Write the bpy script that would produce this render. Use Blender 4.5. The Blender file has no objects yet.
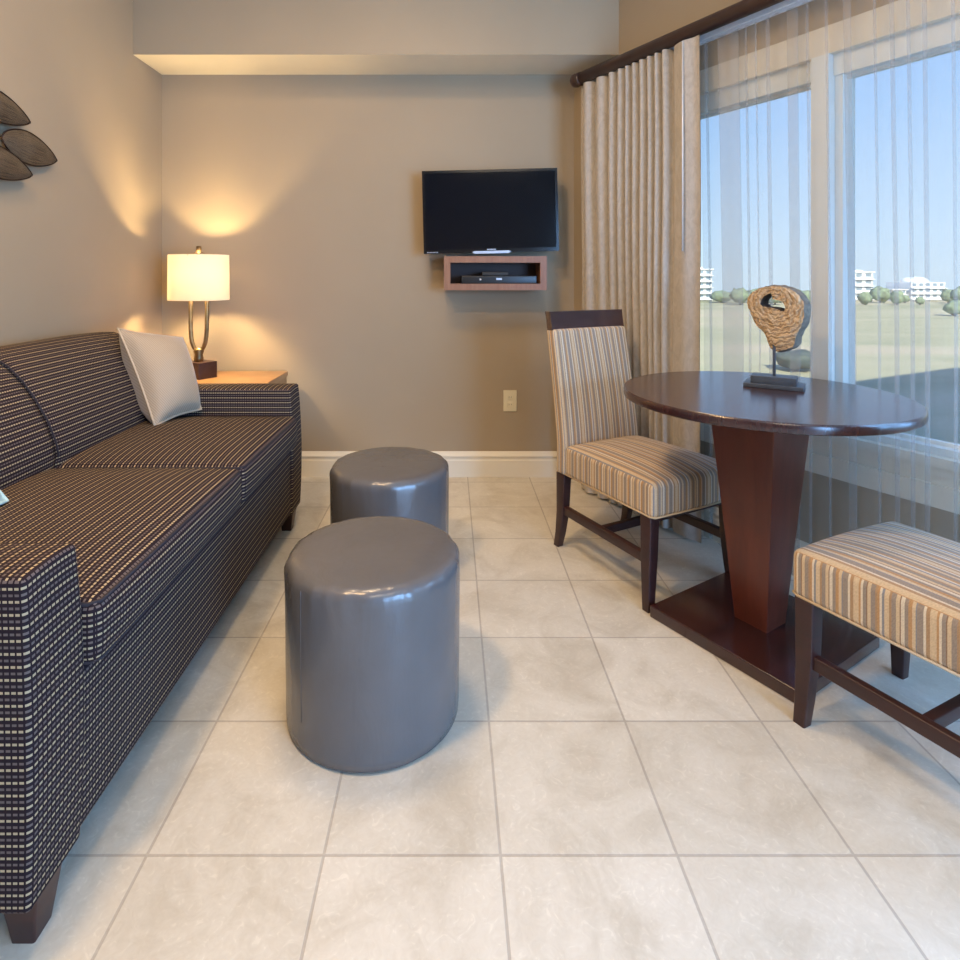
import bpy, math, random
from mathutils import Vector, Matrix, noise
random.seed(7)
C = bpy.context.scene.collection
PI = math.pi

# ------------------------------------------------------------------ camera, world, lights, exposure
SC = bpy.context.scene
CAMH = 1.12
cam_d = bpy.data.cameras.new('camera'); cam = bpy.data.objects.new('camera', cam_d); C.objects.link(cam)
cam.location = (0, 0, CAMH); cam.rotation_euler = (PI / 2, 0, 0)
cam_d.sensor_width = 36; cam_d.sensor_fit = 'HORIZONTAL'; cam_d.lens = 589 / 960 * 36
cam_d.shift_x = 30 / 960; cam_d.shift_y = -205 / 960
cam_d.clip_start = 0.02; cam_d.clip_end = 2000
SC.camera = cam
SC.view_settings.view_transform = 'Standard'; SC.view_settings.look = 'None'
SC.view_settings.gamma = 1; SC.view_settings.exposure = 0.0
SC.view_settings.use_curve_mapping = False
SC.cycles.use_denoising = True
SC.cycles.max_bounces = 10; SC.cycles.diffuse_bounces = 5; SC.cycles.transparent_max_bounces = 24
SC.cycles.sample_clamp_indirect = 6

w = bpy.data.worlds.new('sky'); SC.world = w; w.use_nodes = True
nt = w.node_tree; nt.nodes.clear()
tc = nt.nodes.new('ShaderNodeTexCoord'); sp = nt.nodes.new('ShaderNodeSeparateXYZ')
rp = nt.nodes.new('ShaderNodeValToRGB'); bg = nt.nodes.new('ShaderNodeBackground'); wo = nt.nodes.new('ShaderNodeOutputWorld')
nt.links.new(tc.outputs['Generated'], sp.inputs[0]); nt.links.new(sp.outputs['Z'], rp.inputs[0])
nt.links.new(rp.outputs[0], bg.inputs[0]); nt.links.new(bg.outputs[0], wo.inputs[0])
for k, (p, c) in enumerate([(0.0, (.66, .80, .95)), (.06, (.60, .78, 1.0)), (.22, (.40, .63, 1.0)), (.5, (.24, .46, .98)), (1, (.13, .30, .85))]):
    e = rp.color_ramp.elements[k] if k < 2 else rp.color_ramp.elements.new(p)
    e.position = p; e.color = (*c, 1)
bg.inputs[1].default_value = 1.3

def light(name, kind, loc, target, energy, col, size=.1, size_y=None, spread=None, spot=None, blend=.5):
    l = bpy.data.lights.new(name, kind); l.energy = energy; l.color = col
    if kind == 'AREA':
        l.shape = 'RECTANGLE' if size_y else 'DISK'; l.size = size
        if size_y: l.size_y = size_y
        if spread: l.spread = spread
    elif kind == 'SUN': l.angle = size
    else: l.shadow_soft_size = size
    if kind == 'SPOT': l.spot_size = spot; l.spot_blend = blend
    o = bpy.data.objects.new(name, l); C.objects.link(o); o.location = loc
    o.rotation_euler = (Vector(target) - Vector(loc)).to_track_quat('-Z', 'Y').to_euler()
    return o

# window wall frame:  t runs along the wall from the far corner, d is the distance into the room
CX, CY = .69, 3.28
UX, UY = .483, -.8756
NX, NY = .8756, .483
def WP(t, d, z=0): return Vector((CX + UX * t - NX * d, CY + UY * t - NY * d, z))

light('sun', 'SUN', (0, 0, 20), (.1 * 20, .995 * 20, 20 - 20 * math.tan(math.radians(35))), 8.6, (1, .93, .80), .009)
CEIL = 2.75
light('ceiling_downlight', 'AREA', (-.30, 1.75, CEIL - .02), (-.30, 1.75, 0), 25, (1, .71, .42), .45)
light('ceiling_downlight', 'AREA', (-.85, .75, CEIL - .02), (-.85, .75, 0), 40, (1, .64, .31), .25)
light('ceiling_fill', 'AREA', (.5, -.6, CEIL - .02), (.4, .6, 0), 32, (1, .80, .56), .9, .9)  # warm overhead fill added out of view, stands for no known fitting
# daylight through the window beyond the frame's right edge; blue fill added at a made-up door behind the camera
light('window_daylight', 'AREA', WP(2.75, -.12, 1.2), WP(2.75, 2, .9), 65, (.26, .53, 1), 1.2, 1.15)
light('rear_blue_fill', 'AREA', (2.55, -2.17, 1.1), (.4, 1.6, .3), 260, (.27, .54, 1), 1.7, 1.9)
for t0, t1 in ((.35, 1.30), (1.42, 3.4)):
    p = light('sky_portal', 'AREA', WP((t0 + t1) / 2, -.09, 1.21), WP((t0 + t1) / 2, 2, 1.21), 1, (1, 1, 1), t1 - t0, 1.22)
    p.data.cycles.is_portal = True

# ------------------------------------------------------------------ materials
MATS = {}
class NT:
    def __init__(s, name):
        m = bpy.data.materials.new(name); m.use_nodes = True; s.m = m; s.t = m.node_tree
        s.b = s.t.nodes['Principled BSDF']; s.out = s.t.nodes['Material Output']; MATS[name] = m
    def n(s, typ, **kw):
        nd = s.t.nodes.new('ShaderNode' + typ)
        for k, v in kw.items():
            if k.startswith('_'): setattr(nd, k[1:], v)
            else: nd.inputs[k.replace('0', ' ') if k not in nd.inputs else k].default_value = v
        return nd
    def l(s, a, b): s.t.links.new(a, b)
    def ramp(s, fac, stops, interp='LINEAR'):
        r = s.t.nodes.new('ShaderNodeValToRGB'); cr = r.color_ramp; cr.interpolation = interp
        for k, (p, c) in enumerate(stops):
            e = cr.elements[k] if k < 2 else cr.elements.new(p)
            e.position = p; e.color = (*c, 1)
        s.l(fac, r.inputs[0]); return r
    def math(s, op, a, b=None):
        nd = s.t.nodes.new('ShaderNodeMath'); nd.operation = op
        for i, v in enumerate((a, b)):
            if v is None: continue
            if isinstance(v, (int, float)): nd.inputs[i].default_value = v
            else: s.l(v, nd.inputs[i])
        return nd.outputs[0]
    def mix(s, f, a, b, mode='MIX'):
        nd = s.t.nodes.new('ShaderNodeMix'); nd.data_type = 'RGBA'; nd.blend_type = mode
        for i, v in ((0, f), (6, a), (7, b)):
            if isinstance(v, (int, float)): nd.inputs[i].default_value = v
            elif isinstance(v, tuple): nd.inputs[i].default_value = (*v, 1)
            else: s.l(v, nd.inputs[i])
        return nd.outputs[2]
    def bump(s, h, strength=.3, dist=.01):
        b = s.n('Bump', Strength=strength, Distance=dist); s.l(h, b.inputs['Height']); s.l(b.outputs[0], s.b.inputs['Normal'])
    def obj(s): return s.n('TexCoord').outputs['Object']
    def uv(s): return s.n('TexCoord').outputs['UV']
    def mapping(s, v, scale=(1, 1, 1), loc=(0, 0, 0), rot=(0, 0, 0)):
        m = s.n('Mapping'); m.inputs['Scale'].default_value = scale; m.inputs['Location'].default_value = loc; m.inputs['Rotation'].default_value = rot
        s.l(v, m.inputs['Vector']); return m.outputs[0]

def plain(name, col, rough=.6, metal=0, spec=.5, noise_amt=.06, nscale=8, bump=0, bscale=200, coat=0):
    k = NT(name); o = k.obj()
    nz = k.n('TexNoise', Scale=nscale, Detail=4.0); k.l(o, nz.inputs['Vector'])
    c0 = tuple(c * (1 - noise_amt) for c in col); c1 = tuple(min(1, c * (1 + noise_amt)) for c in col)
    r = k.ramp(nz.outputs[0], [(.3, c0), (.7, c1)]); k.l(r.outputs[0], k.b.inputs['Base Color'])
    k.b.inputs['Roughness'].default_value = rough; k.b.inputs['Metallic'].default_value = metal
    k.b.inputs['Specular IOR Level'].default_value = spec; k.b.inputs['Coat Weight'].default_value = coat
    if bump:
        n2 = k.n('TexNoise', Scale=bscale, Detail=3.0); k.l(o, n2.inputs['Vector']); k.bump(n2.outputs[0], bump, .004)
    return k.m

def wood(name, dark, light_, rough=.3, scale=(1, 1, 1), coat=.3, ns=5):
    k = NT(name); o = k.mapping(k.obj(), scale)
    nz = k.n('TexNoise', Scale=ns, Detail=8.0, Roughness=.6, Distortion=.6); k.l(o, nz.inputs['Vector'])
    r = k.ramp(nz.outputs[0], [(.25, dark), (.75, light_)]); k.l(r.outputs[0], k.b.inputs['Base Color'])
    k.b.inputs['Roughness'].default_value = rough; k.b.inputs['Coat Weight'].default_value = coat; k.b.inputs['Coat Roughness'].default_value = .18
    k.bump(nz.outputs[0], .015, .001)
    return k.m

wall_tan = plain('wall_paint', (.355, .278, .185), .75, spec=.25, noise_amt=.03, nscale=2, bump=.06, bscale=160)
soffit_cream = plain('soffit_paint', (.74, .67, .52), .8, spec=.2, noise_amt=.02)
ceil_mat = plain('ceiling_paint', (.78, .74, .66), .9, noise_amt=.02)
trim_white = plain('trim_white', (.74, .68, .55), .45, noise_amt=.02)
lit_band = plain('lit_band_cream', (.66, .60, .48), .5, noise_amt=.03)
frame_white = plain('window_vinyl', (.66, .69, .66), .4, noise_amt=.02)
plate_cream = plain('plate_cream', (.68, .60, .40), .4, noise_amt=.02)
mahog = wood('mahogany', (.022, .008, .008), (.045, .013, .011), .4, (1, 1, 6), .1)
mahog_top = wood('mahogany_top', (.022, .009, .010), (.055, .019, .018), .25, (8, 1, 1), .45)
mahog_base = wood('mahogany_plinth', (.02, .007, .008), (.05, .014, .012), .25, (8, 1, 1), .6)
mahog_rail = wood('mahogany_rail', (.02, .007, .008), (.045, .014, .014), .22, (1, 1, 6), 1.0)
mahog_red = wood('mahogany_panel', (.075, .015, .008), (.14, .03, .015), .36, (5, 5, .6), .12)
rod_wood = wood('rod_wood', (.03, .012, .008), (.06, .026, .016), .45, (2, 2, 2))
cherry = wood('cherry_wood', (.26, .13, .05), (.36, .19, .08), .35, (1.5, 9, 1.5))
shelf_wood = wood('walnut_shelf', (.22, .095, .045), (.32, .155, .08), .45, (14, 2, 1), .1)
black_plastic = plain('black_plastic', (.012, .012, .014), .35)
rubber = plain('black_glide', (.02, .02, .02), .6)
screen_mat = plain('screen_glass', (.003, .004, .008), .09, spec=.3)
silver = plain('silver_plastic', (.55, .6, .68), .3, metal=.4)
bronze = plain('aged_bronze', (.20, .13, .06), .35, metal=.85, noise_amt=.2, nscale=30)
bronze_dark = plain('dark_bronze_block', (.055, .025, .018), .4, metal=.2, noise_amt=.15, nscale=30)
slate = plain('slate_paint', (.055, .07, .095), .42, noise_amt=.2, nscale=40)
track_white = plain('track_white', (.75, .76, .77), .35)
blue_fab = plain('aqua_fabric', (.42, .60, .62), .9, noise_amt=.08, nscale=60, bump=.3, bscale=300)
grass = None

def tile_floor():
    k = NT('floor_tile'); o = k.obj()
    v = k.mapping(o, (1, 1, 1), (-.0975 + .3413 * 30, -1.137 + .3413 * 30, 0))
    br = k.n('TexBrick', _offset=0.0, _squash=1.0); k.l(v, br.inputs['Vector'])
    for a, b in (('Scale', 1), ('Brick Width', .3413), ('Row Height', .3413), ('Mortar Size', .0032), ('Mortar Smooth', .25), ('Bias', 0)): br.inputs[a].default_value = b
    br.inputs['Color1'].default_value = (.69, .66, .585, 1); br.inputs['Color2'].default_value = (.62, .59, .515, 1); br.inputs['Mortar'].default_value = (.46, .43, .38, 1)
    n1 = k.n('TexNoise', Scale=4.5, Detail=9.0, Roughness=.62, Distortion=1.2); k.l(o, n1.inputs['Vector'])
    r1 = k.ramp(n1.outputs[0], [(.3, (.80, .76, .70)), (.5, (.97, .95, .92)), (.72, (1.08, 1.07, 1.06))])
    n2 = k.n('TexNoise', Scale=38.0, Detail=4.0, Distortion=2.5); k.l(o, n2.inputs['Vector'])
    r2 = k.ramp(n2.outputs[0], [(.35, (.95, .94, .93)), (.62, (1.0, 1.0, 1.0)), (.68, (1.08, 1.08, 1.08))])
    c = k.mix(1.0, br.outputs['Color'], r1.outputs[0], 'MULTIPLY'); c = k.mix(1.0, c, r2.outputs[0], 'MULTIPLY')
    k.l(c, k.b.inputs['Base Color'])
    k.l(k.math('MULTIPLY_ADD', br.outputs['Fac'], .4), k.b.inputs['Roughness'])
    rg = k.math('ADD', k.math('MULTIPLY', br.outputs['Fac'], .35), .31); k.l(rg, k.b.inputs['Roughness'])
    h = k.math('SUBTRACT', k.math('MULTIPLY', n2.outputs[0], .25), br.outputs['Fac'])
    k.bump(h, .35, .004)
    return k.m
floor_mat = tile_floor()

def sofa_fabric():
    k = NT('woven_sofa_fabric'); s = k.n('SeparateXYZ'); k.l(k.uv(), s.inputs[0])
    P = .0102
    row = k.math('DIVIDE', s.outputs[1], P); col = k.math('DIVIDE', s.outputs[0], .0098)
    fr = k.math('FRACT', row); fc = k.math('FRACT', col)
    inr = k.math('LESS_THAN', k.math('ABSOLUTE', k.math('SUBTRACT', fr, .5)), .20)
    inc = k.math('LESS_THAN', k.math('ABSOLUTE', k.math('SUBTRACT', fc, .5)), .35)
    dash = k.math('MULTIPLY', inr, inc)
    alt = k.math('LESS_THAN', k.math('FRACT', k.math('MULTIPLY', k.math('FLOOR', row), .5)), .25)
    dc = k.mix(alt, (.125, .095, .085), (.40, .31, .19))
    c = k.mix(dash, (.019, .012, .015), dc)
    k.l(c, k.b.inputs['Base Color']); k.b.inputs['Roughness'].default_value = .85; k.b.inputs['Specular IOR Level'].default_value = .12
    k.bump(dash, .4, .002)
    return k.m
sofa_fab = sofa_fabric()
welt_mat = plain('navy_welt', (.018, .013, .018), .8)

def stripe_fabric():
    k = NT('striped_chair_fabric'); s = k.n('SeparateXYZ'); k.l(k.uv(), s.inputs[0])
    fr = k.math('FRACT', k.math('DIVIDE', k.math('ADD', s.outputs[0], 5), .15))
    cr, tn, gy, wh, og, bl, br = (.58, .44, .28), (.38, .24, .13), (.29, .235, .19), (.64, .55, .42), (.45, .26, .12), (.24, .235, .25), (.25, .155, .095)
    seq = [(cr, 5), (tn, 3), (wh, 2), (gy, 5), (bl, 1), (cr, 3), (og, 3), (gy, 3), (wh, 3), (br, 1), (cr, 3), (gy, 4), (tn, 2), (cr, 4), (bl, 2), (wh, 2), (og, 2), (tn, 2), (gy, 4), (cr, 3), (br, 1), (gy, 3), (wh, 2), (og, 2)]
    tot = sum(a[1] for a in seq); stops = []; p = 0
    for c, wd in seq: stops.append((p / tot, c)); p += wd
    r = k.ramp(fr, stops, 'CONSTANT')
    nz = k.n('TexNoise', Scale=260.0, Detail=2.0); k.l(k.uv(), nz.inputs['Vector'])
    r2 = k.ramp(nz.outputs[0], [(.3, (.86, .86, .86)), (.7, (1.1, 1.1, 1.1))])
    k.l(k.mix(1.0, r.outputs[0], r2.outputs[0], 'MULTIPLY'), k.b.inputs['Base Color'])
    k.b.inputs['Roughness'].default_value = .8; k.b.inputs['Specular IOR Level'].default_value = .3; k.b.inputs['Sheen Weight'].default_value = .15
    k.bump(nz.outputs[0], .15, .001)
    return k.m
stripe = stripe_fabric()
chair_welt = plain('tan_welt', (.50, .38, .24), .8)

def pillow_fabric():
    k = NT('beige_pillow_fabric'); w_ = k.n('TexWave', Scale=55.0, Distortion=1.5); w_.wave_type = 'BANDS'; w_.bands_direction = 'DIAGONAL'
    k.l(k.obj(), w_.inputs['Vector'])
    r = k.ramp(w_.outputs[0], [(.2, (.36, .275, .185)), (.8, (.44, .345, .24))]); k.l(r.outputs[0], k.b.inputs['Base Color'])
    k.b.inputs['Roughness'].default_value = .7; k.b.inputs['Sheen Weight'].default_value = .3; k.bump(w_.outputs[0], .15, .002); return k.m
pillow_mat = pillow_fabric()
pillow_welt = plain('beige_welt', (.46, .36, .25), .7)

def vinyl():
    k = NT('grey_vinyl'); o = k.obj()
    nz = k.n('TexNoise', Scale=5.0, Detail=5.0); k.l(o, nz.inputs['Vector'])
    r = k.ramp(nz.outputs[0], [(.3, (.098, .094, .096)), (.7, (.115, .110, .112))]); k.l(r.outputs[0], k.b.inputs['Base Color'])
    k.b.inputs['Roughness'].default_value = .24; k.b.inputs['Specular IOR Level'].default_value = .6
    n2 = k.n('TexNoise', Scale=16.0, Detail=3.0, Distortion=.6); k.l(k.mapping(o, (1, 1, .35)), n2.inputs['Vector'])
    n3 = k.n('TexVoronoi', Scale=420.0); k.l(o, n3.inputs['Vector'])
    h = k.math('ADD', n2.outputs[0], k.math('MULTIPLY', n3.outputs[0], .03)); k.bump(h, .22, .012); return k.m
vinyl_mat = vinyl()

def drape():
    k = NT('drape_fabric'); o = k.uv()
    nz = k.n('TexNoise', Scale=36.0, Detail=3.0, Distortion=1.5); k.l(k.mapping(o, (1, .45, 1)), nz.inputs['Vector'])
    n2 = k.n('TexNoise', Scale=500.0, Detail=1.0); k.l(k.mapping(o, (1, .2, 1)), n2.inputs['Vector'])
    r = k.ramp(k.math('ADD', k.math('MULTIPLY', nz.outputs[0], .7), k.math('MULTIPLY', n2.outputs[0], .3)), [(.38, (.37, .33, .28)), (.6, (.45, .405, .35))])
    k.l(r.outputs[0], k.b.inputs['Base Color']); k.b.inputs['Roughness'].default_value = .65; k.b.inputs['Sheen Weight'].default_value = .2
    k.bump(nz.outputs[0], .08, .002); return k.m
drape_mat = drape()

def sheer():
    k = NT('sheer_voile'); tr = k.n('BsdfTransparent'); tr.inputs[0].default_value = (1, 1, 1, 1)
    df = k.n('BsdfDiffuse'); df.inputs[0].default_value = (.56, .54, .52, 1)
    tl = k.n('BsdfTranslucent'); tl.inputs[0].default_value = (.74, .74, .74, 1)
    m1 = k.n('MixShader'); m1.inputs[0].default_value = .45; k.l(df.outputs[0], m1.inputs[1]); k.l(tl.outputs[0], m1.inputs[2])
    m2 = k.n('MixShader')
    wv = k.n('TexNoise', Scale=60.0, Detail=2.0); k.l(k.mapping(k.uv(), (6, .3, 1)), wv.inputs['Vector'])
    f = k.math('ADD', k.math('MULTIPLY', wv.outputs[0], .10), .17); k.l(f, m2.inputs[0])
    k.l(tr.outputs[0], m2.inputs[1]); k.l(m1.outputs[0], m2.inputs[2]); k.l(m2.outputs[0], k.out.inputs[0]); return k.m
sheer_mat = sheer()

def glass():
    k = NT('window_glass'); tr = k.n('BsdfTransparent'); tr.inputs[0].default_value = (.94, .97, .97, 1)
    gl = k.n('BsdfGlossy', Roughness=.01); gl.inputs[0].default_value = (1, 1, 1, 1)
    m = k.n('MixShader'); m.inputs[0].default_value = .05
    k.l(tr.outputs[0], m.inputs[1]); k.l(gl.outputs[0], m.inputs[2]); k.l(m.outputs[0], k.out.inputs[0]); return k.m
glass_mat = glass()

def shade_m():
    k = NT('linen_shade'); df = k.n('BsdfDiffuse'); df.inputs[0].default_value = (.85, .80, .70, 1)
    tl = k.n('BsdfTranslucent'); tl.inputs[0].default_value = (.98, .93, .82, 1)
    m = k.n('MixShader'); m.inputs[0].default_value = .6; k.l(df.outputs[0], m.inputs[1]); k.l(tl.outputs[0], m.inputs[2])
    k.l(m.outputs[0], k.out.inputs[0]); return k.m
shade_mat = shade_m()
def emit(name, col, s):
    k = NT(name); k.b.inputs['Emission Color'].default_value = (*col, 1); k.b.inputs['Emission Strength'].default_value = s
    k.b.inputs['Base Color'].default_value = (*col, 1); return k.m
bulb_mat = emit('bulb_glass', (1, .8, .5), 12)

def leaf_m():
    k = NT('ribbed_capiz'); s = k.n('SeparateXYZ'); k.l(k.uv(), s.inputs[0])
    w_ = k.n('TexNoise', Scale=9.0, Detail=3.0); k.l(k.mapping(k.uv(), (.3, 9, 1)), w_.inputs['Vector'])
    r = k.ramp(w_.outputs[0], [(.40, (.025, .018, .012)), (.5, (.17, .125, .08)), (.6, (.06, .044, .03))]); k.l(r.outputs[0], k.b.inputs['Base Color'])
    k.b.inputs['Roughness'].default_value = .45; k.b.inputs['Metallic'].default_value = .3; k.bump(w_.outputs[0], .5, .004); return k.m
leaf_mat = leaf_m()
leaf_rim = plain('leaf_rim_metal', (.03, .015, .01), .4, metal=.6)

def drift():
    k = NT('driftwood'); o = k.obj()
    # growth-ring cracks round the hole
    w_ = k.n('TexWave', Scale=24.0, Distortion=7.0, Detail=4.0); w_.wave_type = 'RINGS'; w_.rings_direction = 'Y'; w_.inputs['Detail Scale'].default_value = 3
    k.l(k.mapping(o, (1, 1, 1), (0, 0, -.277)), w_.inputs['Vector'])
    nz = k.n('TexNoise', Scale=70.0, Detail=6.0, Roughness=.7); k.l(o, nz.inputs['Vector'])
    f = k.math('ADD', k.math('MULTIPLY', w_.outputs[0], .3), k.math('MULTIPLY', nz.outputs[0], .9))
    r = k.ramp(f, [(.30, (.10, .055, .03)), (.42, (.42, .28, .15)), (.75, (.66, .48, .30))]); k.l(r.outputs[0], k.b.inputs['Base Color'])
    k.b.inputs['Roughness'].default_value = .9; k.bump(f, .8, .012); return k.m
drift_mat = drift()
bark_mat = plain('weathered_bark', (.17, .135, .10), .9, noise_amt=.4, nscale=50, bump=.8, bscale=70)
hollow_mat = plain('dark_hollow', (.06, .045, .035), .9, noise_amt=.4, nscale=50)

def lawn_m():
    k = NT('lawn'); o = k.obj()
    n1 = k.n('TexNoise', Scale=.05, Detail=5.0, Distortion=.5); k.l(k.mapping(o, (.5, 2.0, 1)), n1.inputs['Vector'])
    r = k.ramp(n1.outputs[0], [(.35, (.34, .33, .19)), (.5, (.46, .42, .26)), (.65, (.54, .45, .30))])
    k.l(r.outputs[0], k.b.inputs['Base Color']); k.b.inputs['Roughness'].default_value = .95; k.b.inputs['Specular IOR Level'].default_value = .1; return k.m
lawn_mat = lawn_m()
bush_leaves = plain('dark_bush_leaves', (.07, .09, .075), .9, noise_amt=.4, nscale=3, bump=.6, bscale=6)
foliage = plain('far_foliage', (.20, .25, .15), .9, noise_amt=.4, nscale=1.2, bump=.6, bscale=4)
stucco = plain('white_stucco', (.80, .80, .78), .8, noise_amt=.04)
stucco_side = plain('beige_stucco', (.62, .58, .50), .8, noise_amt=.04)
far_glass = plain('far_window', (.22, .28, .33), .3)
bark = plain('tree_bark', (.12, .09, .07), .9)

# ------------------------------------------------------------------ mesh helpers
class MB:
    def __init__(s, origin=(0, 0, 0)):
        s.v = []; s.f = []; s.uv = []; s.mi = []; s.o = Vector(origin)
    def add(s, verts, faces, uvs=None, mi=0, M=None):
        b = len(s.v)
        for p in verts:
            p = Vector(p)
            if M is not None: p = M @ p
            s.v.append(p)
        for i, f in enumerate(faces):
            s.f.append([b + j for j in f]); s.mi.append(mi)
            if uvs: s.uv.append(uvs[i])
            else: s.uv.append([(0, 0)] * len(f))
        return s
    def build(s, name, mats, parent=None, smooth=True, sharp=None):
        me = bpy.data.meshes.new(name)
        me.from_pydata([tuple(p - s.o) for p in s.v], [], s.f)
        ul = me.uv_layers.new(name='UVMap'); i = 0
        for u in s.uv:
            for c in u: ul.data[i].uv = c; i += 1
        if not isinstance(mats, (list, tuple)): mats = [mats]
        for m in mats: me.materials.append(m)
        me.polygons.foreach_set('material_index', s.mi)
        me.polygons.foreach_set('use_smooth', [smooth] * len(me.polygons))
        me.update()
        if sharp: me.set_sharp_from_angle(angle=math.radians(sharp))
        o = bpy.data.objects.new(name, me); C.objects.link(o)
        if parent is not None: o.parent = parent
        else: o.location = s.o
        return o

def boxuv(verts, faces, axes=None, off=(0, 0)):
    """metres as uv; the axis of each face picks the plane"""
    out = []
    for i, f in enumerate(faces):
        a = axes[i] if axes else None
        if a is None:
            n = (Vector(verts[f[1]]) - Vector(verts[f[0]])).cross(Vector(verts[f[-1]]) - Vector(verts[f[0]]))
            a = max(range(3), key=lambda q: abs(n[q]))
        if a == 0: out.append([(verts[j][1] + off[0], verts[j][2] + off[1]) for j in f])
        elif a == 1: out.append([(verts[j][0] + off[0], verts[j][2] + off[1]) for j in f])
        else: out.append([(verts[j][1] + off[0], verts[j][0] + off[1]) for j in f])
    return out

def rbox(x0, x1, y0, y1, z0, z1, r=.005, seg=3, inner=(1, 1, 1), deform=None, uvmode='sofa'):
    c = Vector(((x0 + x1) / 2, (y0 + y1) / 2, (z0 + z1) / 2)); h = [(x1 - x0) / 2, (y1 - y0) / 2, (z1 - z0) / 2]
    r = min(r, min(h) * .999)
    L = []
    for a in range(3):
        i = h[a] - r
        lo = [-i - r * math.tan(PI / 4 * k / seg) for k in range(seg, 0, -1)]
        L.append(lo + [-i + 2 * i * k / inner[a] for k in range(inner[a] + 1)] + [-q for q in lo[::-1]])
    idx = {}; verts = []; flat = []; faces = []; axes = []
    def vid(i, j, k):
        key = (i, j, k)
        if key in idx: return idx[key]
        p = Vector((L[0][i], L[1][j], L[2][k]))
        q = Vector([max(-(h[a] - r), min(h[a] - r, p[a])) for a in range(3)]); d = p - q
        if d.length > 1e-9: p = q + d.normalized() * r
        idx[key] = len(verts); verts.append(p + c); return idx[key]
    N = [len(l) for l in L]
    for a in range(3):
        b, e = (a + 1) % 3, (a + 2) % 3
        for s in (0, 1):
            for i in range(N[b] - 1):
                for j in range(N[e] - 1):
                    q = []
                    for di, dj in ((0, 0), (1, 0), (1, 1), (0, 1)):
                        t = [0, 0, 0]; t[a] = (N[a] - 1) * s; t[b] = i + di; t[e] = j + dj; q.append(vid(*t))
                    if not s: q.reverse()
                    faces.append(q); axes.append(a)
    if uvmode == 'sofa': uvs = boxuv(verts, faces, axes)
    else:  # chair: stripes follow local x on top, front and back, local y on the sides
        uvs = []
        for f, a in zip(faces, axes):
            uvs.append([((verts[j][1] + .3) if a == 0 else verts[j][0], verts[j][2] + verts[j][1]) for j in f])
    if deform: verts = [Vector(deform(p, c, h)) for p in verts]
    return verts, faces, uvs

def loft(sections, cap=True):
    n = len(sections[0]); v = [p for s in sections for p in s]; f = []
    for i in range(len(sections) - 1):
        for j in range(n):
            k = (j + 1) % n; f.append([i * n + j, i * n + k, (i + 1) * n + k, (i + 1) * n + j])
    if cap:
        f.append(list(range(n))[::-1]); f.append([(len(sections) - 1) * n + j for j in range(n)])
    return v, f

def rrect(cx, cy, z, sx, sy, r=.004, rot=0):
    out = []; r = min(r, sx * .49, sy * .49)
    for qx, qy, a0 in ((1, 1, 0), (-1, 1, PI / 2), (-1, -1, PI), (1, -1, 1.5 * PI)):
        for k in range(4):
            a = a0 + PI / 2 * k / 3
            x = qx * (sx / 2 - r) + r * math.cos(a); y = qy * (sy / 2 - r) + r * math.sin(a)
            out.append((cx + x * math.cos(rot) - y * math.sin(rot), cy + x * math.sin(rot) + y * math.cos(rot), z))
    return out

def tube(pts, rad, n=10, cap=True):
    pts = [Vector(p) for p in pts]; rr = rad if isinstance(rad, (list, tuple)) else [rad] * len(pts)
    secs = []; up = None
    for i, p in enumerate(pts):
        t = (pts[min(i + 1, len(pts) - 1)] - pts[max(i - 1, 0)]).normalized()
        if up is None: up = Vector((0, 0, 1)) if abs(t.z) < .9 else Vector((1, 0, 0))
        a = t.cross(up).normalized(); b = a.cross(t).normalized(); up = b
        secs.append([p + (a * math.cos(2 * PI * k / n) + b * math.sin(2 * PI * k / n)) * -rr[i] for k in range(n)])
    v, f = loft(secs, cap); return v, f

def lathe(prof, n=48, c=(0, 0, 0), cap=True, sy=1):
    secs = [[(c[0] + r * math.cos(2 * PI * k / n), c[1] + r * sy * math.sin(2 * PI * k / n), c[2] + z) for k in range(n)] for r, z in prof]
    return loft(secs, cap)

def bar(p0, p1, wdt, hgt, up=(0, 0, 1), r=.003):
    p0, p1 = Vector(p0), Vector(p1); t = (p1 - p0).normalized(); a = t.cross(Vector(up)).normalized(); b = a.cross(t).normalized()
    s = [(x, y) for x, y, _ in rrect(0, 0, 0, wdt, hgt, r)]
    return loft([[p + a * x + b * y for x, y in s] for p in (p0, p1)])

def box(x0, x1, y0, y1, z0, z1):
    v = [(x, y, z) for z in (z0, z1) for y in (y0, y1) for x in (x0, x1)]
    f = [[0, 2, 3, 1], [4, 5, 7, 6], [0, 1, 5, 4], [2, 6, 7, 3], [0, 4, 6, 2], [1, 3, 7, 5]]
    return v, f

def wbox(t0, t1, d0, d1, z0, z1):
    """box in the window wall's frame"""
    v, f = box(t0, t1, d0, d1, z0, z1)
    return [WP(p[0], p[1], p[2]) for p in v], [q for q in f]

def thing(name, label, cat, loc=(0, 0, 0), rz=0, group=None):
    o = bpy.data.objects.new(name, None); C.objects.link(o); o.empty_display_size = .1
    o.location = loc; o.rotation_euler = (0, 0, rz); o['label'] = label; o['category'] = cat
    if group: o['group'] = group
    return o
def tag(o, label, cat, group=None, kind=None):
    o['label'] = label; o['category'] = cat
    if group: o['group'] = group
    if kind: o['kind'] = kind
    return o
def struct(o): o['kind'] = 'structure'; return o
def simple(name, vf, mat, parent=None, smooth=False, origin=(0, 0, 0), sharp=None):
    m = MB(origin); m.add(vf[0], vf[1], vf[2] if len(vf) > 2 else boxuv(vf[0], vf[1])); return m.build(name, mat, parent, smooth, sharp)

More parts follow.
